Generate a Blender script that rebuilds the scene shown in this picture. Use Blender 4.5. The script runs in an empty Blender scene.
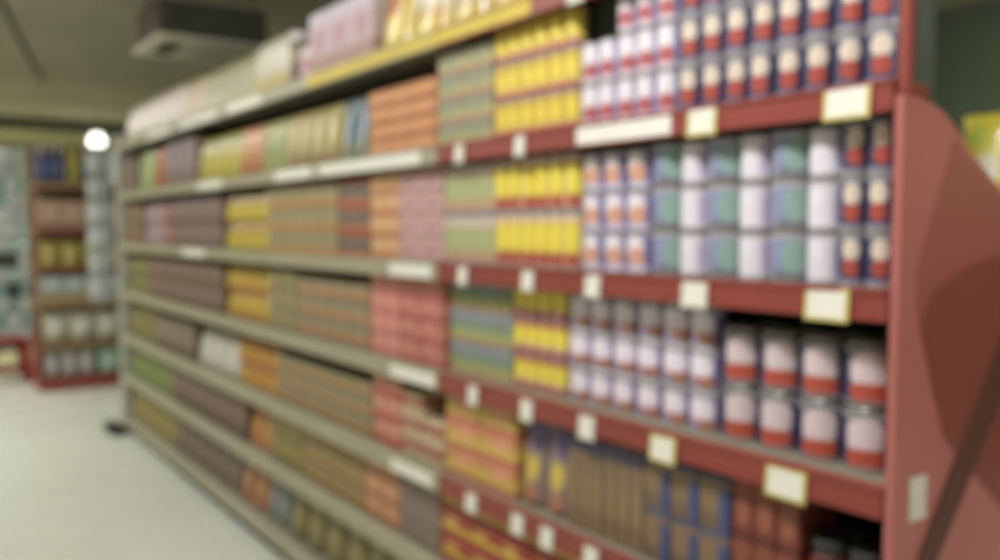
import bpy, math, random
from math import sin, cos, pi, radians, sqrt, atan2
from mathutils import Vector
random.seed(7)
C = bpy.context.scene.collection
PI = pi

# ------------------------------------------------------------------ colour
def lin(c):
    def f(v):
        v = max(0.0, min(255.0, v)) / 255.0
        return v / 12.92 if v <= 0.04045 else ((v + 0.055) / 1.055) ** 2.4
    return (f(c[0]), f(c[1]), f(c[2]), 1.0)

# --------------------------------------------------------------- materials
_m = {}
def mat(name, col, rough=.6, metal=0., noise=0., nscale=8., bump=0., emit=0., spec=.5):
    if name in _m: return _m[name]
    m = bpy.data.materials.new(name); m.use_nodes = True
    nt = m.node_tree; b = nt.nodes['Principled BSDF']
    c = lin(col)
    b.inputs['Base Color'].default_value = c
    b.inputs['Roughness'].default_value = rough
    b.inputs['Metallic'].default_value = metal
    b.inputs['Specular IOR Level'].default_value = spec
    tc = nt.nodes.new('ShaderNodeTexCoord'); n = nt.nodes.new('ShaderNodeTexNoise')
    n.inputs['Scale'].default_value = nscale; n.inputs['Detail'].default_value = 4
    nt.links.new(tc.outputs['Object'], n.inputs['Vector'])
    r = nt.nodes.new('ShaderNodeValToRGB')
    k = max(noise, .02)
    r.color_ramp.elements[0].position = .3; r.color_ramp.elements[1].position = .7
    r.color_ramp.elements[0].color = tuple(x * (1 - k) for x in c[:3]) + (1,)
    r.color_ramp.elements[1].color = tuple(min(1, x * (1 + k)) for x in c[:3]) + (1,)
    nt.links.new(n.outputs['Fac'], r.inputs['Fac']); nt.links.new(r.outputs['Color'], b.inputs['Base Color'])
    if bump:
        bp = nt.nodes.new('ShaderNodeBump'); bp.inputs['Strength'].default_value = bump
        nt.links.new(n.outputs['Fac'], bp.inputs['Height']); nt.links.new(bp.outputs['Normal'], b.inputs['Normal'])
    if emit:
        b.inputs['Emission Color'].default_value = c; b.inputs['Emission Strength'].default_value = emit
    _m[name] = m
    return m

def print_mat(name, rough, spec=.5, coat=0.):
    m = bpy.data.materials.new(name); m.use_nodes = True
    nt = m.node_tree; b = nt.nodes['Principled BSDF']
    a = nt.nodes.new('ShaderNodeAttribute'); a.attribute_name = 'Col'
    tc = nt.nodes.new('ShaderNodeTexCoord'); n = nt.nodes.new('ShaderNodeTexNoise')
    n.inputs['Scale'].default_value = 30; n.inputs['Detail'].default_value = 3
    nt.links.new(tc.outputs['Object'], n.inputs['Vector'])
    mp = nt.nodes.new('ShaderNodeMapRange'); mp.inputs['To Min'].default_value = .86; mp.inputs['To Max'].default_value = 1.1
    nt.links.new(n.outputs['Fac'], mp.inputs['Value'])
    mx = nt.nodes.new('ShaderNodeVectorMath'); mx.operation = 'SCALE'
    nt.links.new(a.outputs['Color'], mx.inputs[0]); nt.links.new(mp.outputs['Result'], mx.inputs['Scale'])
    nt.links.new(mx.outputs['Vector'], b.inputs['Base Color'])
    b.inputs['Roughness'].default_value = rough; b.inputs['Specular IOR Level'].default_value = spec
    b.inputs['Coat Weight'].default_value = coat
    return m
CARD = print_mat('printed_card', .55); TIN = print_mat('printed_tin', .32, .5); FILM = print_mat('printed_film', .3, .6, .15)
M_SILVER = mat('tin_lid', (150, 150, 146), .35, .7, .05, 40)
M_CAPW = mat('white_cap', (206, 200, 204), .45, 0, .04)
M_RED = mat('red_enamel', (136, 62, 52), .42, 0, .06, 5)
M_REDP = mat('red_panel', (168, 100, 92), .4, 0, .05, 3)
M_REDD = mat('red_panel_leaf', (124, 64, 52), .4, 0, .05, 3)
M_REDM = mat('red_panel_mid', (146, 82, 72), .4, 0, .05, 3)
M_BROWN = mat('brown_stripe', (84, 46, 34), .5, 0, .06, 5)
M_WHITE = mat('cream_enamel', (158, 154, 128), .45, 0, .06, 6)
M_STRIP = mat('paper_strip', (226, 226, 214), .5, 0, .04, 20)
M_YSTRIP = mat('yellow_strip', (200, 178, 62), .5, 0, .08, 12)
M_BACK = mat('back_panel_grey', (72, 68, 58), .7, 0, .1, 6)
M_DECK = mat('shelf_deck', (150, 146, 126), .5, 0, .06, 6)
M_DARK = mat('dark_plinth', (44, 44, 38), .6, 0, .1, 6)

# ------------------------------------------------------------- mesh helper
class MB:
    def __init__(s): s.v = []; s.f = []; s.mi = []; s.c = []; s.sm = []
    def vert(s, *p): s.v.append(tuple(p)); return len(s.v) - 1
    def face(s, idx, mi=0, col=(255, 255, 255), smooth=False):
        s.f.append(tuple(idx)); s.mi.append(mi); s.c.append(col); s.sm.append(smooth)
    def box(s, x0, x1, y0, y1, z0, z1, mi=0, col=(255, 255, 255), bev=0.):
        if bev > 0:
            return s.bbox(x0, x1, y0, y1, z0, z1, bev, mi, col)
        i = [s.vert(x, y, z) for z in (z0, z1) for y in (y0, y1) for x in (x0, x1)]
        for q in ((0, 2, 3, 1), (4, 5, 7, 6), (0, 1, 5, 4), (2, 6, 7, 3), (0, 4, 6, 2), (1, 3, 7, 5)):
            s.face([i[k] for k in q], mi, col)
    def bbox(s, x0, x1, y0, y1, z0, z1, b, mi=0, col=(255, 255, 255)):
        # chamfered box: three rings of an octagonal plan
        def ring(z, k):
            pts = [(x0 + b, y0 + k), (x1 - b, y0 + k), (x1 - k, y0 + b), (x1 - k, y1 - b), (x1 - b, y1 - k), (x0 + b, y1 - k), (x0 + k, y1 - b), (x0 + k, y0 + b)]
            return [s.vert(p[0], p[1], z) for p in pts]
        rs = [ring(z0, b), ring(z0 + b, 0), ring(z1 - b, 0), ring(z1, b)]
        s.face(rs[0][::-1], mi, col); s.face(rs[3], mi, col)
        for a, c in zip(rs, rs[1:]):
            for k in range(8):
                s.face([a[k], a[(k + 1) % 8], c[(k + 1) % 8], c[k]], mi, col)
    def prism(s, poly, axis, a, b, mi=0, col=(255, 255, 255)):
        # poly of 2-D points extruded from a to b along the axis
        def P(p, t): return {'x': (t, p[0], p[1]), 'y': (p[0], t, p[1]), 'z': (p[0], p[1], t)}[axis]
        A = [s.vert(*P(p, a)) for p in poly]; B = [s.vert(*P(p, b)) for p in poly]
        n = len(poly)
        s.face(A[::-1], mi, col); s.face(B, mi, col)
        for k in range(n): s.face([A[k], A[(k + 1) % n], B[(k + 1) % n], B[k]], mi, col)
    def lathe(s, prof, n=24, cx=0, cy=0, mi=0, colf=None, cap=True, smooth=True):
        # prof: (r, z) list; colf(u, vfrac_mid)
        rings = []
        for r, z in prof:
            rings.append([s.vert(cx + r * sin(2 * PI * (k / n)), cy + r * cos(2 * PI * (k / n)), z) for k in range(n)])
        z0, z1 = prof[0][1], prof[-1][1]
        for i, (a, b) in enumerate(zip(rings, rings[1:])):
            vm = ((prof[i][1] + prof[i + 1][1]) / 2 - z0) / max(1e-6, z1 - z0)
            for k in range(n):
                col = colf((k + .5) / n, vm) if colf else (255, 255, 255)
                s.face([a[(k + 1) % n], a[k], b[k], b[(k + 1) % n]], mi, col, smooth)
        if cap:
            s.face(rings[0], mi, colf(.5, 0) if colf else (255, 255, 255)); s.face(rings[-1][::-1], mi, colf(.5, 1) if colf else (255, 255, 255))
    def tube(s, pts, r, n=8, mi=0, col=(255, 255, 255)):
        rings = []
        for i, p in enumerate(pts):
            p = Vector(p); d = (Vector(pts[min(i + 1, len(pts) - 1)]) - Vector(pts[max(i - 1, 0)])).normalized()
            u = d.cross(Vector((0, 0, 1)) if abs(d.z) < .95 else Vector((1, 0, 0))).normalized(); w = d.cross(u)
            rings.append([s.vert(*(p + u * r * cos(2 * PI * k / n) + w * r * sin(2 * PI * k / n))) for k in range(n)])
        for a, b in zip(rings, rings[1:]):
            for k in range(n): s.face([a[k], a[(k + 1) % n], b[(k + 1) % n], b[k]], mi, col, True)
        s.face(rings[0][::-1], mi, col); s.face(rings[-1], mi, col)
    def mesh(s, name, mats):
        me = bpy.data.meshes.new(name); me.from_pydata(s.v, [], s.f)
        for m in (mats if isinstance(mats, (list, tuple)) else [mats]): me.materials.append(m)
        at = me.color_attributes.new('Col', 'FLOAT_COLOR', 'CORNER')
        li = 0
        # soft-edged printing: colours are averaged where printed cells meet
        acc = None
        if not isinstance(mats, (list, tuple)) and mats.name.startswith('printed') and len(s.f) > 100:
            acc = [[0, 0, 0, 0] for _ in s.v]
            for q, c in zip(s.f, s.c):
                for k in q:
                    a = acc[k]; a[0] += c[0]; a[1] += c[1]; a[2] += c[2]; a[3] += 1
        for p, mi, c, sm in zip(me.polygons, s.mi, s.c, s.sm):
            p.material_index = mi; p.use_smooth = sm
            def ink(c):
                g = (c[0] * .3 + c[1] * .55 + c[2] * .15) * .14
                return lin((c[0] * .86 + g, c[1] * .86 + g, c[2] * .86 + g))
            lc = ink(c)
            for vi in p.vertices:
                if acc:
                    a = acc[vi]; lc = ink((a[0] / a[3], a[1] / a[3], a[2] / a[3]))
                at.data[li].color = lc; li += 1
        me.update(); return me
    def build(s, name, mats, parent=None, loc=None):
        o = bpy.data.objects.new(name, s.mesh(name, mats)); C.objects.link(o)
        if parent: o.parent = parent
        if loc: o.location = loc
        return o

def tag(o, label=None, cat=None, group=None, kind=None):
    if label:
        n = len(label.split())
        assert 4 <= n <= 16, (n, label)
        o['label'] = label
    if cat: o['category'] = cat
    if group: o['group'] = group
    if kind: o['kind'] = kind
    return o
def empty(name, loc, rz=0):
    o = bpy.data.objects.new(name, None); C.objects.link(o); o.location = loc; o.rotation_euler = (0, 0, rz); o.empty_display_size = .1
    return o
ORD = ['zero', 'first', 'second', 'third', 'fourth', 'fifth', 'sixth', 'seventh', 'eighth', 'ninth', 'tenth', 'eleventh', 'twelfth', 'thirteenth', 'fourteenth', 'fifteenth', 'sixteenth', 'seventeenth', 'eighteenth']

# ------------------------------------------------------------ print designs
def edged(f, c, k=.16):  # pale side edges: highlights between rounded tins put into the colour
    return lambda u, v, front=True: c if (u < k or u > 1 - k) else f(u, v, front)
def design(base, bands=(), blobs=(), side=None):
    """a printed face: bands (v0, v1, colour), blobs (u, v, ru, rv, colour); u, v over the front"""
    def f(u, v, front=True):
        c = base
        for b in bands:
            if b[0] <= v < b[1]: c = b[2]
        if front:
            for b in blobs:
                if (abs(u - b[0]) / b[2]) ** 3 + (abs(v - b[1]) / b[3]) ** 3 < 1: c = b[4]
        elif side: c = side
        return c
    return f
def can_front(f):
    # the label's front half seen square on: s runs -1..1 across the can
    def g(u, v):
        ang = (u - .5) * 2 * PI
        if abs(ang) < PI / 2: return f((1 - sin(ang)) / 2, v, True)
        return f(.98 if ang < 0 else .02, v, True)
    return g

# -------------------------------------------------------- product prototypes
def mk_tin(name, r, h, f, mats=TIN, lid=M_SILVER, n=64, rows=30, dome=.0):
    b = MB()
    prof = [(r * .93, 0), (r, .003), (r * 1.0, .006), (r * .975, .009)]
    for i in range(1, rows): prof.append((r * .975, .009 + (h - .018) * i / rows))
    prof += [(r * .975, h - .009), (r, h - .006), (r, h - .003), (r * .95, h - .001)]
    cf = can_front(f)
    def col(u, v):
        if v < .06 or v > .945: return (150, 148, 146)
        return cf(u, v)
    b.lathe(prof, n, colf=col)
    root = b.build(name, mats)
    l = MB()
    if dome:
        l.lathe([(r * .9, h - .0005), (r * .92, h + dome * .5), (r * .80, h + dome * .95), (r * .3, h + dome)], 24)
    else:
        l.lathe([(r * .9, h - .0009), (r * .9, h - .0002), (r * .6, h), (r * .2, h)], 24)
    l.build('lid', lid, root)
    return root
def mk_carton(name, w, d, h, f, bev=.003, nu=16, nv=20, fl=True):
    b = MB()
    # rounded-rectangle plan swept up; the front face is a printed grid
    us = [-w / 2 + bev + (w - 2 * bev) * i / nu for i in range(nu + 1)]
    ring0 = [(x, -d / 2) for x in us] + [(w / 2, -d / 2 + bev), (w / 2, d / 2 - bev)] + [(w / 2 - bev, d / 2), (-w / 2 + bev, d / 2)] + [(-w / 2, d / 2 - bev), (-w / 2, -d / 2 + bev)]
    zs = [0] + [bev + (h - 2 * bev) * i / nv for i in range(nv + 1)] + [h]
    rings = []
    for k, z in enumerate(zs):
        q = bev if k in (0, len(zs) - 1) else 0
        rings.append([b.vert(x - math.copysign(min(q, abs(x)), x) * (1 if abs(x) > w / 2 - bev * 1.5 else 0), y - math.copysign(q, y), z) for x, y in ring0])
    n = len(ring0)
    for a, (r0, r1) in enumerate(zip(rings, rings[1:])):
        v = ((zs[a] + zs[a + 1]) / 2) / h
        for k in range(n):
            if k < nu: col = f((k + .5) / nu, v, True)
            else: col = f(.98 if k < nu + 3 else .02, v, False)
            b.face([r0[k], r0[(k + 1) % n], r1[(k + 1) % n], r1[k]], 0, col)
    b.face(rings[0][::-1], 0, f(.5, .02, False)); b.face(rings[-1], 0, f(.5, .98, False))
    root = b.build(name, CARD)
    return root
def mk_pouch(name, w, t, h, f, nu=14, nv=18, stand=True):
    b = MB()
    def th(u, v):
        e = max(0, sin(PI * u)) ** .55
        if stand: g = (1 - v) ** .5 * (1 if v > .06 else .55 + .45 * v / .06)
        else: g = max(0, sin(PI * v)) ** .6
        if v > .93: g = 0.02
        return t / 2 * e * g + .0012 + (.0009 * (sin(v * 400) if v > .93 else 0))
    def wd(v): return w / 2 * (1 - .05 * sin(PI * v) + (.0 if v < .9 else .02))
    F, B = [], []
    for j in range(nv + 1):
        v = j / nv
        F.append([b.vert((2 * i / nu - 1) * wd(v), -th(i / nu, v), v * h) for i in range(nu + 1)])
        B.append([b.vert((2 * i / nu - 1) * wd(v), th(i / nu, v), v * h) for i in range(nu + 1)])
    for j in range(nv):
        for i in range(nu):
            c = f((i + .5) / nu, (j + .5) / nv, True)
            b.face([F[j][i], F[j][i + 1], F[j + 1][i + 1], F[j + 1][i]], 0, c, True)
            b.face([B[j][i + 1], B[j][i], B[j + 1][i], B[j + 1][i + 1]], 0, f(.02, (j + .5) / nv, False), True)
        for i in (0, nu):
            q = [F[j][i], F[j + 1][i], B[j + 1][i], B[j][i]]
            b.face(q if i else q[::-1], 0, f(.02, .5, False))
    for j in (0, nv):
        for i in range(nu):
            q = [F[j][i], F[j][i + 1], B[j][i + 1], B[j][i]]
            b.face(q if j else q[::-1], 0, f(.5, j / nv * .98 + .01, False))
    return b.build(name, FILM)
def mk_bottle(name, r, h, f, cap=M_CAPW, capcol=None, n=28):
    b = MB(); hb = h * .66
    prof = [(r * .85, 0), (r, .006)] + [(r, .006 + (hb - .006) * i / 12) for i in range(1, 13)] + [(r * .93, h * .73), (r * .7, h * .80), (r * .42, h * .86), (r * .4, h * .9)]
    cf = can_front(f); b.lathe(prof, n, colf=lambda u, v: cf(u, v))
    root = b.build(name, FILM)
    c = MB(); c.lathe([(r * .46, h * .88), (r * .46, h * .985), (r * .38, h)], 20); c.build('cap', cap, root)
    return root
def mk_jar(name, r, h, f, lid, n=28):
    b = MB()
    prof = [(r * .9, 0), (r, .006)] + [(r, .006 + (h * .74 - .006) * i / 10) for i in range(1, 11)] + [(r * .86, h * .82), (r * .8, h * .84)]
    cf = can_front(f); b.lathe(prof, n, colf=lambda u, v: cf(u, v))
    root = b.build(name, FILM)
    c = MB(); c.lathe([(r * .84, h * .83), (r * .88, h * .85), (r * .88, h * .98), (r * .8, h)], 24); c.build('lid', lid, root)
    return root
def dup(o):
    c = o.copy(); C.objects.link(c)
    for ch in o.children:
        k = ch.copy(); C.objects.link(k); k.parent = c
    return c

# ---------------------------------------------------------------- the place
D = 1.35                       # shelf front line
SURF = [2.03, 1.69, 1.345, 1.015, .705, .425, .125]
SNAME = ['top shelf', 'second shelf', 'third shelf', 'fourth shelf', 'fifth shelf', 'sixth shelf', 'bottom deck']
BX = [-.785, -2.205, -3.635, -5.065, -6.495]
YB = 1.80                      # back panel

# floor: pale speckled tiles
fm = bpy.data.materials.new('floor_tiles'); fm.use_nodes = True
nt = fm.node_tree; b = nt.nodes['Principled BSDF']
tc = nt.nodes.new('ShaderNodeTexCoord'); bk = nt.nodes.new('ShaderNodeTexBrick')
bk.offset = 0; bk.inputs['Scale'].default_value = 1.0
bk.inputs['Brick Width'].default_value = .4; bk.inputs['Row Height'].default_value = .4; bk.inputs['Mortar Size'].default_value = .003
bk.inputs['Color1'].default_value = lin((226, 230, 216)); bk.inputs['Color2'].default_value = lin((220, 224, 210)); bk.inputs['Mortar'].default_value = lin((206, 210, 196))
nz = nt.nodes.new('ShaderNodeTexNoise'); nz.inputs['Scale'].default_value = 2.2
mr = nt.nodes.new('ShaderNodeMapRange'); mr.inputs['To Min'].default_value = .2; mr.inputs['To Max'].default_value = .34
nt.links.new(tc.outputs['Object'], bk.inputs['Vector']); nt.links.new(tc.outputs['Object'], nz.inputs['Vector'])
nt.links.new(nz.outputs['Fac'], mr.inputs['Value']); nt.links.new(mr.outputs['Result'], b.inputs['Roughness'])
nt.links.new(bk.outputs['Color'], b.inputs['Base Color'])
m = MB(); m.box(-17, 3, -3, 7, -.1, 0); tag(m.build('floor', fm), kind='structure')
M_CEIL = mat('ceiling_paint', (156, 152, 132), .8, 0, .16, .45)
m = MB(); m.box(-17, 3, -3, 7, 2.95, 3.05); tag(m.build('ceiling', M_CEIL), kind='structure')
M_GREEN = mat('green_wall', (66, 76, 56), .8, 0, .2, 1.2)
m = MB(); m.box(-17, 3, 6, 6.15, 0, 2.95); tag(m.build('wall_right', M_GREEN), kind='structure')
m = MB(); m.box(-17.1, -16.9, -3, 6, 0, 2.95); tag(m.build('wall_far', mat('cream_wall', (196, 190, 132), .7, 0, .08, 2)), kind='structure')
# dropped beam below the ceiling across the far end
m = MB(); m.box(-13.9, -13.5, -3, 6, 2.82, 2.95); m.box(-13.96, -13.44, -3, 6, 2.80, 2.822)
tag(m.build('trim_1', mat('beam_paint', (104, 104, 86), .7, 0, .1, 1)), kind='structure')
m = MB(); m.box(-16.9, -16.86, -3, 6, 2.36, 2.42); tag(m.build('trim_2', M_DARK), kind='structure')

# -------------------------------------------------------------- gondola bays
TAGS = {1: [(-2.114, .045), (-1.823, .045), (-1.206, .075), (-.882, .088)],
        2: [(-2.098, .05), (-1.788, .05), (-1.535, .055), (-1.22, .07), (-.912, .088)],
        3: [(-2.046, .05), (-1.792, .05), (-1.553, .055), (-1.304, .075), (-.99, .088)],
        4: [(-2.056, .055), (-1.832, .05), (-1.705, .05), (-1.535, .05), (-1.2, .06)],
        5: [(-1.9, .05), (-1.5, .05)], 0: [(-1.6, .06), (-1.1, .06)]}
def price_tag(parent, x, w, z, name='price_tag', h=.058):
    t = MB()
    yb = D - .016
    t.box(-w / 2, w / 2, -.0015, .0015, -h / 2, h / 2, 0, (206, 190, 96) if w > .07 else (206, 202, 182))
    t.box(-w / 2 + .007, w / 2 - .007, -.0022, -.0015, -h / 2 + .006, h / 2 - .006, 0, (226, 224, 208))
    o = t.build(name, CARD, parent)
    o.location = (x - parent.location.x - parent.parent.location.x, 0, 0)
    o.location = Vector((x, yb, z)) - parent.parent.location
    o.rotation_euler = (radians(-4), 0, radians(random.uniform(-2, 2)))
    return o
BAYLAB = ['red end bay of the supermarket shelving with red price rails and tags',
          'cream shelving bay beside the red bay, stacked with orange striped packs',
          'cream shelving bay second beyond the red one, with long pale price rails',
          'farthest cream shelving bay at the aisle end, beside its white end post']
for bi in range(4):
    x1, x0 = BX[bi] - .001, BX[bi + 1] + .001
    red = bi == 0
    cx = (x0 + x1) / 2
    root = empty('shelving_bay', (cx, YB, 0)); tag(root, BAYLAB[bi], 'shelf', 'bays of the long shelving run')
    L = lambda v: v - cx
    rail_m = M_RED if red else M_WHITE
    p = MB()
    if red:      # the upper shelves of this bay are shallow: its back steps forward above 1.48 m
        gm = mat('back_panel_green', (60, 70, 52), .7, 0, .1, 6)
        p.box(L(x0), L(x1), 0, .03, .02, 1.48, bev=.004); p.build('back_panel', gm, root)
        p = MB(); p.box(L(x0), L(x1), -.35, -.33, 1.6445, 2.006, bev=.004); p.build('upper_back_panel', gm, root)
        p = MB(); p.box(L(x0), L(x1), -.322, -.306, 1.5005, 1.635, bev=.003); p.build('middle_back_panel', gm, root)
        p = MB(); p.box(L(x0), L(x1), -.322, .03, 1.4805, 1.50, bev=.003); p.build('ledge', gm, root)
    else:
        p.box(L(x0), L(x1), 0, .03, .02, 2.18, bev=.004); p.build('back_panel', M_BACK, root)
    for k, ux in enumerate((x0 + .02, x1 - .02)):
        p = MB(); p.box(L(ux) - .018, L(ux) + .018, -.028, -.0005, 0, 1.48 if red else 2.2, bev=.003)
        for q in range(11 if red else 18): p.box(L(ux) - .004, L(ux) + .004, -.0288, -.0282, .2 + q * .11, .235 + q * .11, 1)
        p.build('upright', [rail_m, M_DARK], root)
    p = MB(); p.box(L(x0), L(x1), D - YB + .03, -.03, 0, .095); p.build('base_plinth', M_DARK, root)
    for li, s in enumerate(SURF):
        p = MB(); p.box(L(x0), L(x1), D - YB + .004, (-.3515 if li == 1 else -.26) if red and li < 2 else -.03, s - .022, s, bev=.003)
        sh = p.build('shelf', M_RED if red and li < 2 else M_DECK, root)
        p = MB()
        y0 = D - YB
        p.prism([(y0 - .012, s - .048), (y0 + .003, s - .05), (y0 + .003, s + .004), (y0 - .004, s + .004), (y0 - .012, s - .002)], 'x', L(x0), L(x1))
        p.box(L(x0), L(x1), y0 - .0165, y0 - .0115, s - .006, s + .001, bev=.001)      # lips of the ticket channel
        p.box(L(x0), L(x1), y0 - .0165, y0 - .0115, s - .051, s - .046, bev=.001)
        p.build('price_rail', rail_m, sh)
        if red:
            for (tx, w) in TAGS.get(li, []):
                price_tag(sh, tx * .982, w, s - .022 - (.012 if li > 2 else 0.006))
        # long paper strips held in the channel
        strips = []
        if li == 0:
            if bi == 1: strips = [(-3.15, x1, M_YSTRIP)]
            elif bi == 2: strips = [(-4.1, -3.66, M_STRIP), (-4.9, -4.25, M_STRIP)]
            elif bi == 0: strips = [(x0, -1.75, M_YSTRIP)]
            else: strips = [(-5.6, -5.1, M_STRIP)]
        elif li == 1:
            if bi == 0: strips = [(-1.57, -1.27, M_STRIP)]
            if bi == 1: strips = [(-3.05, -2.3, M_STRIP), (-3.5, -3.12, M_STRIP)]
            if bi == 2: strips = [(-4.6, -4.2, M_STRIP)]
        elif li == 2:
            if bi == 1: strips = [(-2.5, -2.24, M_STRIP), (-3.5, -2.56, M_WHITE)]
            if bi == 2: strips = [(-4.9, -4.5, M_STRIP)]
        elif li == 3 and bi == 1: strips = [(-2.5, -2.22, M_STRIP)]
        elif li == 4 and bi == 1: strips = [(-2.5, -2.24, M_STRIP)]
        for a, c, mm in strips:
            p = MB(); p.box(L(a), L(c), y0 - .0142, y0 - .0122, s - .046, s - .006); p.build('price_strip', mm, sh)
    if red:
        # the end panel: a tall front post and a side sheet with a falling, curved top edge
        X0, X1 = L(-.783), L(-.765)
        p = MB(); p.box(L(-.784), L(-.764), -.456, -.437, 1.666, 2.32, bev=.003); p.build('front_post', M_RED, root)
        prof = [(-.4595, 0), (.45, 0), (.45, 1.06), (.42, 1.14), (.34, 1.235), (.24, 1.32), (.12, 1.395), (-.02, 1.468), (-.122, 1.52), (-.179, 1.549), (-.235, 1.58), (-.27, 1.605), (-.302, 1.626), (-.335, 1.644), (-.367, 1.655), (-.414, 1.664), (-.4595, 1.665)]
        ep = MB(); ep.prism(prof, 'x', L(-.783), L(-.768)); panel = ep.build('end_panel', M_REDP, root)
        panel['label'] = 'pinkish red end panel with curved top edge'
        def inlay(name, poly, mm, lab, t=.0012, off=0):  # thin shapes in other reds and brown, laid on the side sheet
            q = MB(); q.prism(poly, 'x', L(-.768) + .0002 + off, L(-.768) + t + off); o = q.build(name, mm, panel); o['label'] = lab
        inlay('printed_swoosh', [(-.295, 1.605), (-.26, 1.575), (-.19, 1.54), (-.122, 1.505), (.0, 1.435), (.2, 1.315), (.4, 1.05), (.42, .5), (0, .85), (-.302, 1.084), (-.35, 1.18), (-.393, 1.28), (-.405, 1.33), (-.408, 1.381), (-.37, 1.46)], M_REDM, 'mid red swoosh on the panel')  # thin mid red shape laid on the side sheet
        inlay('printed_leaf', [(-.393, 1.29), (-.367, 1.337), (-.312, 1.361), (-.215, 1.389), (-.122, 1.40), (.05, 1.36), (.25, 1.22), (.4, 1.0), (.41, .62), (.0, .87), (-.302, 1.084), (-.35, 1.18)], M_REDD, 'dark red leaf shape printed on the panel', .0008, .0014)  # thin dark red shape laid on the side sheet
        inlay('printed_stripe', [(-.400, .85), (-.335, .85), (-.122, 1.105), (.08, 1.345), (.0, 1.375), (-.122, 1.234), (-.367, .905)], M_BROWN, 'dark brown diagonal stripe across the panel', .0008, .0026)  # thin brown shape laid on the side sheet
        q = MB(); q.box(L(-.768), L(-.768) + .004, -.412, -.362, .955, 1.03, 0, (206, 200, 180), bev=.0015); o = q.build('sticker', CARD, panel); o['label'] = 'white sticker on the panel'
    if bi == 3:
        p = MB(); p.box(L(-6.55), L(-6.497), -.46, -.40, 0, 2.1, bev=.006); p.build('end_post', mat('pale_post', (186, 186, 178), .3, 0, .05), root)
        p = MB(); p.box(L(-6.545), L(-6.497), -.3995, .03, .02, 2.05, bev=.004); p.build('end_panel', mat('pale_panel', (150, 152, 142), .45, 0, .05), root)
        p = MB(); p.box(L(-6.68), L(-6.40), -.56, -.461, 0, .06, bev=.01); p.build('foot', M_DARK, root)

# ------------------------------------------------------------------ products
def fill(li, X0, X1, kind, look, noun, n, tiers, h, f, depth=None, rows=1, cat=None, lid=M_SILVER, dome=0., setback=.03, jit=.0, skip_top=(), gap=.002, hvar=0.):
    """one block of a product: n columns between X0 and X1, stacked in tiers, each item its own object"""
    q = 1 + (setback + (.02 if kind == 'tin' else .012)) / D
    X0 = max(-6.47, X0 * q); X1 = min(-.788, X1 * q)
    pitch = (X1 - X0) / n; w = pitch - gap
    name = noun.split(' with ')[0].replace(' ', '_')
    d = depth or min(w, .3)
    if kind == 'tin': o = mk_tin(name, w / 2, h - dome, f, lid=lid, dome=dome); d = w
    elif kind == 'carton': o = mk_carton(name, w, d, h, f)
    elif kind == 'pouch': o = mk_pouch(name, w, d, h, f)
    elif kind == 'bottle': o = mk_bottle(name, w / 2, h, f, cap=lid); d = w
    elif kind == 'jar': o = mk_jar(name, w / 2, h, f, lid); d = w
    lev = SNAME[li]; first = True
    grp = f'{look} {noun} row on the {lev}'
    TN = {1: [''], 2: ['bottom tier', 'top tier'], 3: ['bottom tier', 'middle tier', 'top tier'], 4: ['bottom tier', 'second tier', 'third tier', 'top tier']}[tiers]
    for r in range(rows):
        for t in range(tiers):
            for k in range(n):
                if t == tiers - 1 and k in skip_top: continue
                c = o if first else dup(o); first = False
                c.location = (X0 + pitch * (k + .5) + random.uniform(-jit, jit), D + setback + d / 2 + r * (d + .003) + random.uniform(0, .003), SURF[li] + t * (h + .0004) + .0004)
                rot = random.uniform(.28, .55) if kind in ('tin', 'jar', 'bottle') else random.uniform(-.012, .012) if kind == 'pouch' else 0
                c.rotation_euler = (0, 0, rot)
                if hvar: c.scale = (1, 1, 1 - random.uniform(0, hvar))
                parts = []
                if n > 1: parts.append(f'{ORD[k + 1]} from left')
                if TN[t]: parts.append(TN[t])
                if rows > 1: parts.append('front row' if r == 0 else 'back row')
                parts.append(lev)
                tag(c, f'{look} {noun}, ' + ', '.join(parts), cat or noun.split(' with ')[0].split()[-1], grp)

# colours (print inks)
RED = (184, 76, 60); DRED = (140, 40, 34); NAVY = (62, 62, 100); CREAM = (224, 208, 186); WHT = (232, 226, 232); LIL = (186, 176, 212)
YEL = (220, 196, 66); OLIVE = (150, 140, 60); ORG = (214, 140, 62); TAN = (170, 148, 96); SAL = (210, 126, 98); PINK = (216, 170, 172)
KHA = (150, 142, 104); MAU = (140, 116, 110); BRN = (120, 86, 58); TEAL = (96, 156, 138); BLU = (92, 116, 170); GRY = (128, 126, 118); GRN = (120, 150, 70)

# -- red bay, second shelf (just below the top edge of the picture)
f_red = design(NAVY, [(.9, 1, (150, 146, 160)), (0, .14, (140, 132, 150))], [(.5, .7, .30, .2, CREAM), (.5, .36, .27, .16, RED)])
f_lil = design((150, 146, 190), [(.9, 1, (190, 186, 206))], [(.45, .66, .36, .30, WHT), (.5, .3, .3, .2, (190, 92, 92)), (.45, .1, .4, .07, (214, 196, 206))])
fill(1, -1.262, -.788, 'tin', 'slim navy red', 'milk tin', 8, 3, .1, f_red, cat='tin')
fill(1, -1.565, -1.265, 'tin', 'slim lilac', 'milk tin', 5, 3, .1, f_lil, cat='tin', skip_top=(0, 1))
f_yel = design(YEL, [(0, .2, (176, 72, 60)), (.2, .26, (230, 190, 140)), (.82, .94, (222, 182, 60))], [(.5, .55, .3, .18, (240, 216, 70))])
fill(1, -1.918, -1.57, 'tin', 'red based yellow', 'malt drink tin', 6, 3, .1, edged(f_yel, (214, 186, 96), .1), cat='tin')
f_pas = design((156, 144, 110), [(0, .22, (184, 142, 112)), (.22, .5, (178, 172, 104)), (.72, .9, (134, 144, 124))], [(.5, .45, .3, .16, (146, 156, 116))])
fill(1, -2.2, -1.925, 'carton', 'flat khaki green', 'biscuit carton', 2, 4, .07, f_pas, .058)

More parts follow.
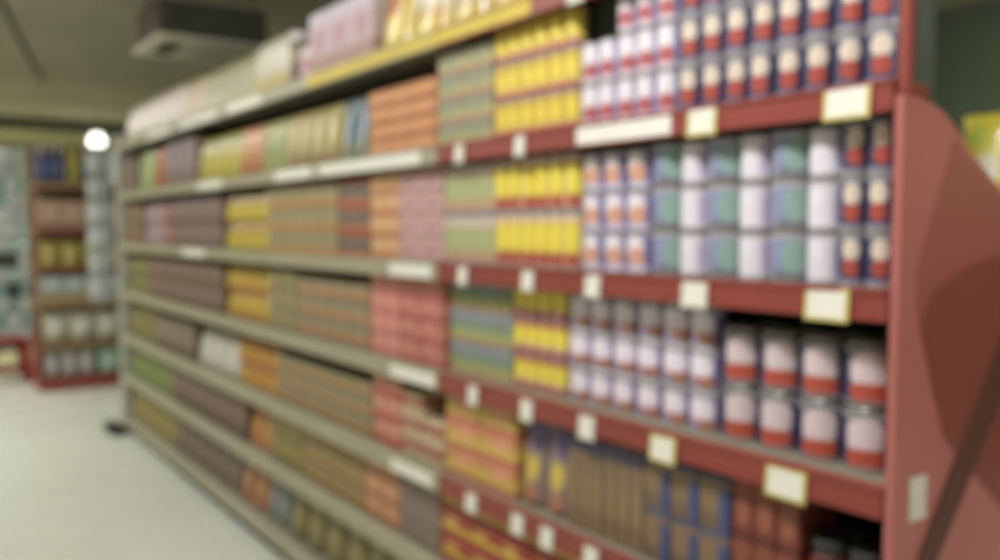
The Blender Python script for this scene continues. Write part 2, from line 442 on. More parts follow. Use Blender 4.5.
# -- red bay, third shelf
f_or = design((120, 116, 172), [(.88, 1, (206, 196, 214))], [(.4, .62, .34, .28, WHT), (.45, .42, .30, .22, (220, 160, 130)), (.5, .14, .36, .1, (200, 190, 214))])
fill(2, -1.56, -1.342, 'tin', 'violet edged', 'cream tin', 3, 3, .094, f_or, cat='tin')
def f_teal(u, v, front=True):
    if v > .9: return (186, 180, 190)
    if v < .12: return (104, 98, 100)
    if u < .2: return (150, 142, 178)
    if abs((u - .66) / .3) ** 2 + abs((v - .54) / .34) ** 2 < 1: return (136, 168, 158)
    if v < .26: return (118, 122, 130)
    return (132, 146, 182)
f_whi = design((226, 222, 230), [(.9, 1, (200, 194, 200)), (.05, .12, (176, 170, 176))], [(.82, .5, .1, .34, (196, 188, 216))])
for q in range(3):
    xa = -1.339 + q * .151
    lk = ['leftmost', 'middle', 'rightmost'][q]
    fill(2, xa, xa + .085, 'tin', f'{lk} column teal and blue', 'milk powder tin', 1, 3, .096, f_teal, cat='tin')
    fill(2, xa + .085, xa + .151, 'tin', f'{lk} column plain white', 'milk powder tin', 1, 3, .096, f_whi, cat='tin')
fill(2, -.886, -.786, 'tin', 'slim navy red', 'milk tin', 2, 3, .097, f_red, cat='tin')
f_yt = design(YEL, [(0, .12, (190, 90, 60)), (.12, .28, (182, 76, 66)), (.82, .95, (226, 190, 160))], [(.5, .55, .36, .22, (240, 220, 66))])
f_ptl = design((190, 176, 120), [(0, .2, (196, 150, 122)), (.75, .95, (206, 190, 176))], [(.5, .5, .32, .2, (176, 186, 130))])
fill(2, -1.915, -1.566, 'tin', 'tall yellow red footed', 'drink tin', 6, 2, .146, edged(f_yt, (226, 196, 150)), cat='tin')
fill(2, -2.17, -1.918, 'tin', 'tall pastel beige', 'drink tin', 5, 2, .145, edged(f_ptl, (204, 190, 168)), cat='tin')

# -- red bay, fourth shelf
f_ll = design((120, 112, 160), [(.86, 1, (190, 182, 206))], [(.42, .6, .4, .3, (236, 224, 236)), (.5, .2, .36, .15, (176, 112, 88)), (.2, .12, .2, .1, (150, 140, 190))])
fill(3, -1.607, -1.149, 'tin', 'brown based lilac', 'cream tin', 6, 3, .092, f_ll, rows=1, cat='tin', setback=.05, lid=M_CAPW, dome=.012)
f_nv = design((58, 56, 96), [(.9, 1, (130, 122, 136)), (0, .08, (130, 112, 120))], [(.5, .62, .36, .32, (214, 194, 196)), (.5, .24, .37, .16, (188, 76, 56))])
fill(3, -1.145, -.79, 'tin', 'squat red panelled navy', 'milk tin', 4, 2, .118, f_nv, rows=2, cat='tin', setback=.05, lid=M_SILVER, dome=.014)
f_y3 = design(YEL, [(0, .2, (182, 76, 66)), (.2, .27, (220, 200, 190)), (.8, 1, (190, 84, 66))], [(.5, .5, .36, .2, (240, 220, 66))])
fill(3, -1.83, -1.612, 'tin', 'double banded yellow', 'malt drink tin', 4, 3, .096, edged(f_y3, (226, 206, 160), .12), cat='tin', setback=.05)
f_bg = design((124, 134, 126), [(0, .12, (176, 132, 104)), (.12, .42, (164, 164, 96)), (.75, .95, (138, 144, 150))], [(.5, .5, .32, .16, (128, 156, 116))])
fill(3, -2.14, -1.835, 'carton', 'blue green', 'drink carton with yellow base', 6, 3, .096, f_bg, .055, setback=.05)

# -- red bay, fifth shelf
f_tan = design((132, 106, 76), [(.86, .97, (82, 84, 120)), (.5, .56, (150, 124, 84)), (.15, .2, (120, 92, 66))], [(.5, .36, .34, .1, (146, 122, 72))])
fill(4, -1.60, -1.345, 'carton', 'narrow tan', 'tea carton with blue top', 6, 1, .235, f_tan, .12)
def f_tb(u, v, front=True):
    if u > .66 and v < .78: return (66, 76, 124)
    if v > .86: return (82, 82, 110)
    return (134, 108, 74) if v > .3 else (116, 92, 70)
fill(4, -1.342, -1.105, 'carton', 'tan', 'tea carton with blue right edge', 3, 2, .118, f_tb, .12)
f_or5 = design((126, 54, 40), [(.0, .12, (92, 40, 32)), (.7, .95, (140, 72, 46))], [(.5, .45, .35, .22, (150, 84, 60))])
fill(4, -1.10, -.945, 'carton', 'brick red', 'cocoa carton', 3, 2, .122, f_or5, .12)
f_jar = design((104, 34, 30), [(0, .1, (70, 26, 24))], [(.5, .4, .36, .2, (190, 160, 150)), (.5, .3, .2, .1, (150, 50, 40))])
fill(4, -.942, -.79, 'jar', 'dark red jar with pale label', 'sauce jar', 2, 1, .17, f_jar, lid=M_DARK, rows=2)
f_py = design((136, 112, 112), [(.75, .95, (112, 98, 134))], [(.45, .42, .34, .16, (206, 180, 66)), (.7, .75, .2, .12, (100, 84, 140)), (.5, .14, .3, .08, (180, 110, 80))])
fill(4, -1.81, -1.605, 'pouch', 'yellow patched mauve', 'tea pouch', 2, 1, .25, f_py, .08)
f_oy = design((200, 146, 76), [(.0, .2, (190, 108, 76)), (.2, .55, (208, 176, 76)), (.82, 1, (204, 120, 90))], [(.6, .62, .24, .2, (220, 150, 110))])
fill(4, -2.165, -1.815, 'carton', 'orange yellow banded', 'biscuit carton', 2, 3, .084, f_oy, .16)
# -- red bay, sixth shelf
f_ry = design((150, 48, 36), [(.3, .55, (206, 172, 54)), (.8, 1, (176, 76, 48))], [(.4, .7, .2, .14, (190, 150, 70))])
fill(5, -2.19, -1.45, 'carton', 'red', 'noodle carton with yellow band', 5, 3, .08, f_ry, .16)
f_ry2 = design((128, 74, 48), [(.4, .6, (170, 150, 80))], [(.5, .75, .3, .12, (110, 90, 110))])
fill(5, -1.44, -.80, 'carton', 'brown', 'noodle carton with straw band', 4, 2, .11, f_ry2, .16)
fill(6, -2.19, -.80, 'carton', 'large ochre', 'bulk carton', 6, 1, .21, design((150, 124, 66), [(.5, .7, (170, 140, 70))], [(.5, .4, .3, .2, (130, 80, 50))]), .22)

# -- second shelf along the cream bays
f_o5 = design((206, 136, 78), [(0, .16, (176, 104, 64)), (.45, .62, (222, 160, 92)), (.86, 1, (188, 118, 76))], [(.75, .3, .14, .12, (200, 110, 100))])
fill(1, -2.64, -2.215, 'carton', 'orange banded', 'wafer carton', 3, 4, .055, f_o5, .2)
fill(1, -2.89, -2.65, 'pouch', 'grey blue standing', 'snack pouch', 2, 1, .225, design((110, 124, 128), [(0, .3, (120, 130, 100))], [(.5, .6, .3, .18, (84, 112, 140))]), .08)
fill(1, -3.42, -2.90, 'pouch', 'khaki standing', 'snack pouch', 4, 1, .225, design((166, 150, 84), [(.0, .2, (150, 124, 80))], [(.5, .55, .34, .2, (184, 164, 88))]), .08)
fill(1, -3.70, -3.43, 'pouch', 'pale green standing', 'snack pouch', 2, 1, .225, design((150, 158, 92), [(.7, .9, (170, 160, 90))], [(.5, .4, .3, .2, (136, 150, 78))]), .08)
fill(1, -3.99, -3.71, 'pouch', 'orange tan standing', 'snack pouch', 2, 1, .225, design((190, 124, 70), [(.0, .25, (176, 96, 60))], [(.5, .6, .3, .2, (204, 150, 90))]), .08)
fill(1, -4.62, -4.0, 'pouch', 'olive yellow standing', 'snack pouch', 4, 1, .225, design((176, 164, 48), [(.75, .92, (150, 146, 60))], [(.5, .45, .32, .2, (196, 180, 60))]), .09)
fill(1, -5.21, -4.63, 'carton', 'mauve grey', 'cereal carton', 4, 1, .25, design((134, 114, 116), [(.0, .3, (124, 100, 92))], [(.5, .6, .3, .2, (150, 134, 132))]), .08)
fill(1, -5.55, -5.22, 'pouch', 'brick orange standing', 'snack pouch', 2, 1, .25, design((176, 92, 56), [], [(.5, .6, .3, .2, (190, 120, 70))]), .08)
fill(1, -5.92, -5.56, 'pouch', 'light green standing', 'snack pouch', 2, 1, .25, design((150, 170, 96), [], [(.5, .5, .3, .2, (186, 190, 130))]), .08)
fill(1, -6.46, -5.93, 'carton', 'dark brown tall', 'cereal carton', 3, 1, .24, design((110, 84, 72), [(.6, .8, (120, 110, 80))], [(.5, .3, .3, .15, (140, 110, 90))]), .08)

# -- third shelf
f_pk = design((202, 160, 156), [(0, .2, (176, 128, 120)), (.6, .72, (196, 140, 130))], [(.5, .45, .24, .12, (170, 120, 126))])
fill(2, -2.44, -2.18, 'carton', 'dusty pink', 'wafer carton', 2, 4, .072, f_pk, .2)
f_oc = design((206, 152, 100), [(0, .25, (190, 120, 74)), (.55, .7, (224, 178, 120))], [(.5, .8, .3, .1, (216, 170, 130))])
fill(2, -2.64, -2.445, 'carton', 'orange cream', 'wafer carton', 2, 4, .072, f_oc, .2)
f_gr = design((128, 112, 92), [(0, .25, (176, 104, 70)), (.72, 1, (160, 84, 60))], [(.5, .45, .32, .14, (84, 82, 86))])
fill(2, -2.89, -2.65, 'carton', 'grey and rust', 'biscuit carton', 2, 3, .094, f_gr, .18)
f_ko = design((150, 136, 92), [(0, .28, (182, 126, 62)), (.6, .7, (140, 132, 104))], [(.5, .45, .34, .1, (168, 150, 100))])
fill(2, -3.60, -2.90, 'carton', 'khaki', 'biscuit carton with orange base', 5, 3, .094, f_ko, .18)
fill(2, -4.21, -3.62, 'pouch', 'yellow standing', 'noodle pouch', 4, 2, .135, design((182, 160, 46), [(.65, .9, (176, 130, 56))], [(.5, .35, .34, .2, (204, 178, 50))]), .08)
fill(2, -5.10, -4.22, 'carton', 'purple brown', 'cereal carton', 6, 2, .13, design((124, 98, 92), [(0, .2, (100, 76, 66))], [(.5, .55, .3, .2, (140, 114, 112))]), .1)
fill(2, -5.31, -5.11, 'pouch', 'small red', 'noodle pouch', 2, 2, .13, design((160, 76, 58), [], [(.5, .5, .3, .2, (182, 110, 90))]), .07)
fill(2, -5.80, -5.32, 'pouch', 'lilac pink', 'noodle pouch', 4, 2, .13, design((160, 130, 136), [], [(.5, .5, .3, .2, (176, 152, 150))]), .07)
fill(2, -6.46, -5.81, 'carton', 'dark tan', 'cereal carton', 4, 2, .13, design((124, 94, 62), [(.6, .8, (140, 112, 66))], []), .1)

# -- fourth shelf
f_rs = design((206, 126, 112), [(0, .2, (180, 94, 84)), (.5, .6, (216, 136, 112))], [(.5, .8, .3, .12, (224, 150, 130))])
fill(3, -2.43, -2.175, 'carton', 'salmon red', 'wafer carton', 2, 4, .07, design((190, 106, 94), [(0, .2, (166, 80, 72)), (.5, .62, (200, 134, 104))], [(.3, .8, .2, .12, (214, 140, 120))]), .2)
fill(3, -2.64, -2.435, 'carton', 'light pink', 'wafer carton', 2, 4, .07, f_rs, .2)
f_so = design((140, 128, 100), [(0, .2, (128, 112, 92)), (.25, .52, (190, 124, 60)), (.85, 1, (150, 132, 90))], [(.4, .7, .2, .1, (150, 144, 112))])
fill(3, -3.29, -2.65, 'carton', 'grey', 'biscuit carton with orange stripe', 4, 3, .079, f_so, .18)
fill(3, -3.60, -3.30, 'carton', 'plain khaki', 'biscuit carton', 2, 3, .085, design((144, 132, 84), [(0, .2, (126, 116, 76))], [(.5, .5, .3, .2, (156, 140, 90))]), .18)
fill(3, -4.21, -3.61, 'pouch', 'amber yellow', 'noodle pouch', 4, 2, .128, design((186, 146, 48), [(.0, .25, (176, 112, 50))], [(.5, .6, .34, .2, (200, 170, 56))]), .08)
fill(3, -5.65, -4.22, 'carton', 'brown violet', 'cereal carton', 9, 2, .122, design((118, 90, 74), [(0, .3, (104, 82, 52))], [(.5, .6, .3, .2, (136, 108, 100))]), .1)
fill(3, -6.46, -5.66, 'pouch', 'olive green', 'noodle pouch', 5, 2, .122, design((122, 116, 58), [], [(.5, .5, .3, .2, (140, 130, 74))]), .07)

# -- fifth shelf
f_rc = design((198, 176, 136), [(.42, .72, (150, 54, 48)), (0, .12, (160, 130, 100))], [(.6, .2, .2, .08, (180, 150, 110))])
fill(4, -2.43, -2.175, 'carton', 'cream', 'wafer carton with red band', 2, 3, .07, f_rc, .2, skip_top=(1,))
fill(4, -2.63, -2.435, 'carton', 'salmon banded', 'wafer carton', 2, 3, .082, design((200, 130, 100), [(0, .3, (170, 70, 58)), (.6, .7, (190, 110, 90))], [(.5, .82, .3, .1, (214, 160, 130))]), .2)
f_s2 = design((142, 122, 82), [(0, .2, (120, 104, 76)), (.3, .5, (184, 128, 66)), (.78, .94, (132, 136, 104))], [(.3, .62, .2, .1, (168, 128, 76))])
fill(4, -3.52, -2.64, 'carton', 'olive grey', 'biscuit carton with ochre stripe', 6, 3, .066, f_s2, .18)
fill(4, -4.06, -3.53, 'pouch', 'orange gold', 'noodle pouch', 4, 2, .112, design((186, 128, 46), [(.7, .9, (170, 100, 46))], [(.5, .45, .3, .2, (198, 150, 54))]), .08)
fill(4, -4.72, -4.07, 'pouch', 'white puffy', 'sugar bag', 3, 1, .2, design((196, 194, 180), [(0, .15, (176, 172, 150))], [(.5, .5, .24, .2, (206, 206, 200))]), .12)
fill(4, -5.55, -4.73, 'carton', 'grey brown', 'cereal carton', 5, 1, .2, design((122, 104, 82), [(0, .3, (104, 82, 58))], [(.5, .6, .3, .2, (140, 124, 104))]), .1)
fill(4, -6.46, -5.56, 'pouch', 'dull olive', 'noodle pouch', 6, 1, .21, design((126, 116, 60), [], [(.5, .5, .3, .2, (140, 124, 70))]), .07)

# -- sixth shelf
fill(5, -2.45, -2.2, 'carton', 'smoky grey', 'biscuit carton', 2, 3, .076, design((128, 110, 92), [(.4, .6, (140, 116, 110))], [(.5, .8, .3, .1, (110, 96, 90))]), .18)
fill(5, -2.70, -2.455, 'carton', 'peach banded', 'biscuit carton', 2, 3, .076, design((192, 130, 82), [(0, .25, (150, 96, 66))], [(.5, .6, .3, .2, (206, 146, 100))]), .18)
f_s3 = design((142, 118, 66), [(0, .2, (120, 100, 58)), (.35, .55, (180, 128, 58))], [(.5, .8, .3, .1, (146, 132, 80))])
fill(5, -3.25, -2.705, 'carton', 'olive', 'biscuit carton with gold stripe', 4, 3, .076, f_s3, .18)
fill(5, -3.60, -3.255, 'carton', 'moss coloured', 'biscuit carton', 3, 2, .11, design((138, 124, 58), [(0, .3, (120, 106, 52))], [(.5, .6, .3, .2, (150, 138, 70))]), .18)
fill(5, -3.90, -3.61, 'pouch', 'rust orange', 'flour bag', 2, 1, .2, design((180, 112, 50), [], [(.5, .55, .3, .2, (194, 140, 60))]), .09)
fill(5, -5.20, -3.91, 'carton', 'plum brown', 'cereal carton', 9, 1, .2, design((112, 86, 70), [(0, .3, (98, 74, 54))], [(.5, .6, .3, .2, (130, 102, 86))]), .1)
fill(5, -6.46, -5.21, 'pouch', 'leaf green', 'flour bag', 8, 1, .2, design((112, 128, 58), [], [(.5, .55, .3, .2, (132, 146, 80))]), .08)

# -- bottom deck
fill(6, -3.45, -2.21, 'pouch', 'large olive', 'rice bag', 7, 1, .22, design((126, 112, 60), [(0, .2, (110, 96, 52))], [(.5, .55, .34, .2, (140, 124, 66))]), .12)
fill(6, -3.70, -3.46, 'pouch', 'large blue grey', 'rice bag', 2, 1, .22, design((116, 120, 112), [], [(.5, .55, .3, .2, (136, 142, 140))]), .1)
fill(6, -4.06, -3.71, 'pouch', 'large brick orange', 'rice bag', 2, 1, .22, design((166, 96, 54), [], [(.5, .55, .3, .2, (184, 130, 70))]), .12)
fill(6, -5.20, -4.07, 'pouch', 'large purple brown', 'rice bag', 7, 1, .22, design((112, 88, 78), [], [(.5, .55, .3, .2, (130, 106, 98))]), .12)
fill(6, -6.46, -5.21, 'pouch', 'large mustard', 'rice bag', 8, 1, .22, design((142, 126, 56), [], [(.5, .55, .3, .2, (156, 140, 66))]), .12)

# -- top shelf
fill(0, -2.20, -1.78, 'pouch', 'beige and yellow', 'crisp bag', 2, 1, .24, design((190, 170, 110), [(0, .25, (206, 180, 60))], [(.5, .6, .3, .2, (200, 190, 160))]), .12)
fill(0, -2.42, -2.205, 'pouch', 'white topped yellow', 'crisp bag', 1, 1, .25, design((214, 206, 170), [(0, .3, (214, 184, 50)), (.3, .4, (200, 150, 60))], [(.5, .65, .3, .16, (226, 222, 210))]), .13)
fill(0, -2.60, -2.425, 'pouch', 'bright yellow', 'crisp bag', 1, 1, .27, design((214, 186, 44), [], [(.55, .62, .24, .2, (190, 108, 40)), (.4, .3, .2, .1, (226, 210, 90))]), .13)
fill(0, -3.13, -2.61, 'carton', 'lilac pink', 'tissue carton', 3, 1, .24, design((200, 176, 184), [(0, .3, (176, 140, 130)), (.75, 1, (206, 190, 206))], [(.5, .55, .3, .18, (190, 150, 158))]), .12)
fill(0, -3.26, -3.14, 'bottle', 'pink white', 'lotion bottle', 1, 1, .18, design((224, 190, 204), [(.5, 1, (214, 200, 196))], [(.5, .4, .3, .14, (196, 130, 150))]))
fill(0, -3.39, -3.27, 'jar', 'dark brown', 'honey jar', 1, 1, .22, design((110, 90, 66), [(.5, .7, (170, 160, 130))], []), lid=M_CAPW)
fill(0, -3.82, -3.40, 'pouch', 'white yellow footed', 'crisp bag', 3, 1, .25, design((200, 194, 172), [(0, .35, (188, 166, 90))], [(.5, .68, .3, .14, (214, 210, 196))]), .12)
fill(0, -4.55, -3.83, 'pouch', 'sage green', 'crisp bag', 4, 1, .23, design((168, 168, 124), [], [(.5, .5, .3, .2, (192, 180, 160))]), .12)
fill(0, -4.95, -4.56, 'pouch', 'sandy beige', 'crisp bag', 2, 1, .24, design((186, 164, 120), [], [(.5, .6, .3, .2, (206, 184, 160))]), .12)
fill(0, -6.46, -4.96, 'pouch', 'pale pink', 'crisp bag', 8, 1, .25, design((200, 182, 166), [(0, .25, (176, 168, 120))], [(.5, .6, .3, .2, (214, 196, 192))]), .12)

# ------------------------------------------------------- end display beyond
EX, EY0, EY1 = -8.5, 1.08, 2.02
eroot = empty('end_display', (EX - .25, (EY0 + EY1) / 2, 0)); tag(eroot, 'red based end display shelf stacked with packs beyond the aisle gap', 'shelf')
ES = [.13, .42, .78, 1.10, 1.43, 1.84]
ex = lambda v: v - (EX - .25); ey = lambda v: v - (EY0 + EY1) / 2
p = MB(); p.box(ex(EX - .5), ex(EX - .46), ey(EY0), ey(EY1), 0, 2.22, bev=.005); p.build('back_panel', mat('display_back', (120, 104, 84), .6, 0, .1), eroot)
p = MB(); p.box(ex(EX - .46), ex(EX), ey(EY0) - .01, ey(EY1) + .01, 0, .1, bev=.01); p.build('base_plinth', M_RED, eroot)
for y in (EY0, EY1):
    p = MB(); p.box(ex(EX - .46), ex(EX - .02), ey(y) - .01, ey(y) + .01, .1, .5, bev=.004); p.build('side_panel', M_RED, eroot)
    p = MB(); p.box(ex(EX - .05), ex(EX - .02), ey(y) - .008, ey(y) + .008, .5, 1.86, bev=.003); p.build('post', mat('display_post', (160, 96, 74), .5), eroot)
for i, z in enumerate(ES):
    p = MB(); p.box(ex(EX - .46), ex(EX - .01), ey(EY0) + .011, ey(EY1) - .011, z - .025, z, bev=.003)
    s = p.build('shelf', M_DECK, eroot)
    p = MB(); p.box(ex(EX - .0095), ex(EX + .002), ey(EY0) + .011, ey(EY1) - .011, z - .04, z + .012, bev=.002); p.build('price_rail', mat('display_rail_red', (124, 66, 54), .5) if i in (0, 3, 4) else mat('display_rail', (146, 116, 82), .5), s)
def eput(kind, look, noun, lev, n, h, f, y0=EY0 + .03, y1=EY1 - .03, d=.12, names=('bottom', 'second lowest', 'third', 'fourth', 'fifth', 'uppermost')):
    pitch = (y1 - y0) / n; w = pitch - .004; name = noun.replace(' ', '_')
    if kind == 'pouch': o = mk_pouch(name, w, d, h, f)
    elif kind == 'carton': o = mk_carton(name, w, d, h, f)
    elif kind == 'bottle': o = mk_bottle(name, w / 2, h, f); d = w
    else: o = mk_jar(name, w / 2, h, f, M_DARK); d = w
    for k in range(n):
        c = o if k == 0 else dup(o)
        c.location = (EX - .025 - d / 2, y0 + pitch * (k + .5), ES[lev] + .0006); c.rotation_euler = (0, 0, PI / 2)
        pos = f', {ORD[k + 1]} from left' if n > 1 else ''
        tag(c, f'{look} {noun}{pos}, {names[lev]} shelf of the end display', noun.split()[-1], f'{look} {noun}s on the end display')
eput('bottle', 'navy blue', 'detergent bottle', 5, 3, .34, design((50, 60, 110), [(.8, 1, (60, 60, 60))], [(.5, .4, .3, .15, (100, 120, 160))]), y0=1.10, y1=1.34)
eput('carton', 'yellow olive', 'detergent carton', 5, 1, .33, design((150, 140, 60), [], [(.5, .5, .3, .2, (176, 160, 70))]), y0=1.35, y1=1.46)
eput('bottle', 'royal blue', 'cleaner bottle', 5, 2, .35, design((58, 76, 130), [(.8, 1, (70, 76, 100))], []), y0=1.47, y1=1.68)
eput('pouch', 'glossy white', 'refill bag', 5, 2, .34, design((216, 220, 216), [], [(.5, .5, .3, .2, (190, 204, 206))]), y0=1.69, y1=1.99)
eput('carton', 'pinkish tan', 'soap carton', 4, 5, .26, design((176, 140, 116), [(0, .2, (150, 110, 90))], [(.5, .6, .3, .2, (190, 160, 140))]))
eput('pouch', 'olive yellow', 'powder bag', 3, 5, .23, design((164, 148, 62), [], [(.5, .6, .3, .2, (180, 166, 80))]))
eput('carton', 'pale blue and tan', 'powder carton', 2, 5, .24, design((150, 164, 160), [(0, .4, (160, 142, 96))], [(.5, .7, .3, .15, (186, 196, 196))]))
eput('pouch', 'creamy white', 'napkin bag', 1, 4, .27, design((188, 186, 160), [(0, .2, (140, 124, 96))], [(.5, .6, .3, .2, (206, 206, 190))]))
eput('pouch', 'grey white', 'sponge bag', 0, 3, .23, design((166, 160, 150), [], [(.5, .5, .3, .2, (186, 184, 180))]), y0=EY0 + .03, y1=1.55)
eput('pouch', 'mint green', 'sponge bag', 0, 2, .23, design((140, 176, 150), [], [(.5, .5, .3, .2, (170, 196, 180))]), y0=1.56)

# -------------------------------------------------- hanging packs, far left
HX = -10.5
hr = empty('hook_panel', (HX, .85, 0)); tag(hr, 'grey upright hook panel hung with shiny blister packs, far left', 'rack')
p = MB(); p.box(-.03, -.012, -.55, .42, .12, 2.34, bev=.004); p.build('panel', mat('hook_board', (120, 124, 110), .7, 0, .2), hr)
for y in (-.55, .42):
    p = MB(); p.box(-.04, .0, y - .015, y + .015, .0, 2.36, bev=.004); p.box(-.3, .04, y - .015, y + .015, 0, .03, bev=.004); p.build('post', M_SILVER, hr)
PC = [((214, 222, 214), 'white'), ((176, 204, 190), 'mint'), ((206, 210, 208), 'silver'), ((50, 56, 52), 'black'), ((140, 176, 174), 'teal'), ((206, 214, 196), 'ivory')]
M_FOIL = print_mat('blister_foil', .14, .8, .5)
def mk_blister(col):
    b = MB(); w, h = .096, .15
    b.prism([(-w / 2, 0), (w / 2, 0), (w / 2, h - .012), (w / 2 - .012, h), (.02, h), (.012, h - .012), (-.012, h - .012), (-.02, h), (-w / 2 + .012, h), (-w / 2, h - .012)], 'y', -.0008, .0008, 0, col)
    for j in range(5):
        for i in range(5):
            u0, u1 = -w * .36 + i * w * .144, -w * .36 + (i + 1) * w * .144; v0, v1 = .012 + j * .018, .012 + (j + 1) * .018
            def Y(u, v): return -.001 - .022 * (max(0, 1 - (u / (w * .37)) ** 2) * max(0, 1 - ((v - .057) / .046) ** 2)) ** .5
            q = [b.vert(u, Y(u, v), v) for u, v in ((u0, v0), (u1, v0), (u1, v1), (u0, v1))]
            b.face(q, 0, tuple(min(255, c + 40) if (i + j) % 2 else c * .6 for c in col), True)
    return b.build('blister_pack', M_FOIL)
p = MB(); p.tube([(-.012, 0, 0), (.046, 0, 0), (.05, 0, .003), (.052, 0, .008)], .0025, 6); hook = p.build('hook', M_SILVER, hr)
protos = [mk_blister(c) for c, n in PC]; usedp = [False] * len(PC)
for r in range(13):
    for k in range(4):
        q = random.choices(range(6), [7, 3, 4, 1, 2, 3])[0]
        o = dup(protos[q]) if usedp[q] else protos[q]; usedp[q] = True
        o.location = (HX + random.uniform(.0565, .0585), 1.215 - k * .108, 2.14 - r * .158)
        o.rotation_euler = (random.uniform(-.02, .03), random.uniform(-.06, .06), PI / 2 + (random.uniform(.2, .25) if r == 12 else random.uniform(-.25, .25)))
        hk = hook if (r, k) == (0, 0) else hook.copy()
        if (r, k) != (0, 0): C.objects.link(hk)
        hk.parent = hr; hk.location = (0, 1.215 - k * .108 - .85, 2.14 - r * .158 + .137)
        tag(o, f'{PC[q][1]} blister pack hung in {ORD[r + 1]} row down, {ORD[k + 1]} column from the right edge', 'blister pack', 'blister packs on the hook panel')
for i, u in enumerate(usedp):
    if not u: bpy.data.objects.remove(protos[i])

# ------------------------------------------------- clip strip at the far end post
cs = empty('clip_strip', (-6.75, 1.26, .9)); tag(cs, 'white strip hung on a cord beside the far end post, carrying pale bags', 'strip')
p = MB(); p.box(-.003, .0, -.018, .018, .0, 1.12, bev=.001); p.build('strip', M_CAPW, cs)
p = MB(); p.tube([(-.0015, 0, 1.1195), (-.0015, 0, 2.0495)], .003, 6); p.build('cord', M_SILVER, cs)
o = None
for k in range(6):
    f = design((196, 202, 200), [(.0, .2, (150, 166, 160))], [(.5, .5, .3, .2, (176, 190, 190))])
    c = mk_pouch('hanging_bag', .17, .05, .17, f, stand=False) if o is None else dup(o); o = o or c
    c.location = (-6.715, 1.26, .92 + k * .178); c.rotation_euler = (0, 0, PI / 2 + random.uniform(-.1, .1))
    tag(c, f'pale white bag, {ORD[6 - k]} from top, hanging beside the far end post', 'bag', 'pale bags on the clip strip')

# ---------------------------------------------------------------- red stool
sx, sy = -9.33, .91
st = empty('plastic_stool', (sx, sy, 0)); tag(st, 'low red plastic stool standing on the floor before hanging packs', 'stool')
M_ST = mat('red_plastic', (140, 28, 32), .35, 0, .05)
p = MB(); n = 28
def rr(hw, z, mbk, e=4): return [mbk.vert(hw * math.copysign(abs(cos(t)) ** (2 / e), cos(t)), hw * math.copysign(abs(sin(t)) ** (2 / e), sin(t)), z) for t in [2 * PI * k / n for k in range(n)]]
rs = [rr(.168, .375, p), rr(.17, .40, p), rr(.165, .415, p), rr(.15, .42, p), rr(.04, .418, p), rr(.035, .41, p)]
for a, c in zip(rs, rs[1:]):
    for k in range(n): p.face([a[k], a[(k + 1) % n], c[(k + 1) % n], c[k]], 0, smooth=True)
p.face(rs[0][::-1]); p.face(rs[-1])
p.build('seat', M_ST, st)
for sxx in (-1, 1):
    for syy in (-1, 1):
        p = MB()
        A = [(.085, .15), (.15, .15), (.15, .085)]
        top = [(sxx * a, syy * c) for a, c in ((.08, .155), (.155, .155), (.155, .08), (.135, .08), (.135, .135), (.08, .135))]
        bot = [(sxx * a, syy * c) for a, c in ((.14, .195), (.195, .195), (.195, .14), (.175, .14), (.175, .175), (.14, .175))]
        T = [p.vert(a, c, .376) for a, c in top]; B = [p.vert(a, c, 0) for a, c in bot]
        if sxx * syy < 0: T.reverse(); B.reverse()
        for k in range(6): p.face([T[k], T[(k + 1) % 6], B[(k + 1) % 6], B[k]])
        p.face(T[::-1]); p.face(B)
        p.build('leg', M_ST, st)
for a in range(4):
    p = MB(); p.box(-.15, .15, .148, .160, .1, .14, bev=.003); o = p.build('stretcher', M_ST, st); o.rotation_euler = (0, 0, a * PI / 2); o.location = Vector((0, .016, 0)) if a == 0 else Vector((-.016, 0, 0)) if a == 1 else Vector((0, -.016, 0)) if a == 2 else Vector((.016, 0, 0))

# ---------------------------------------------------------- air conditioner
AX, AY, AH = -5.2, 1.33, 2.55
ac = empty('air_conditioner', (AX, AY, AH)); tag(ac, 'dark ceiling hung air conditioner above the shelves on thin rods', 'air conditioner')
M_AC = mat('ac_dark', (52, 52, 42), .6, 0, .1, 3); M_ACL = mat('ac_underside', (214, 212, 190), .5, 0, .06, 3)
p = MB()
p.prism([(-.50, .012), (0, .012), (0, .20), (-.06, .225), (-.50, .225)], 'y', 0, .62)
p.build('body', M_AC, ac)
p = MB(); p.prism([(-.50, .012), (-.004, .012), (-.004, .19), (-.06, .214), (-.50, .214)], 'y', -.012, -.0005); p.build('side_cover', mat('ac_side', (72, 62, 48), .6, 0, .08), ac)
p = MB(); p.prism([(-.64, -.008), (-.62, -.014), (-.02, -.002), (.004, .0115), (-.62, .0115)], 'y', -.015, .62); p.build('underside_panel', M_ACL, ac)
p = MB(); p.box(-.50, -.16, .06, .16, -.0165, -.0115, bev=.002); p.build('vent_slot', M_DARK, ac)
p = MB()
p.lathe([(.03, .0), (.034, .006), (.03, .01), (.018, .011)], 20); o = p.build('round_port', M_DARK, ac, (.0005, .10, .13)); o.rotation_euler = (0, PI / 2, 0)
for xx, yy in ((-.44, .03), (-.36, .03), (-.44, .57), (-.08, .57)):
    p = MB(); p.tube([(xx, yy, .224), (xx, yy, .3995)], .006, 8); p.build('hanging_rod', M_DARK, ac)

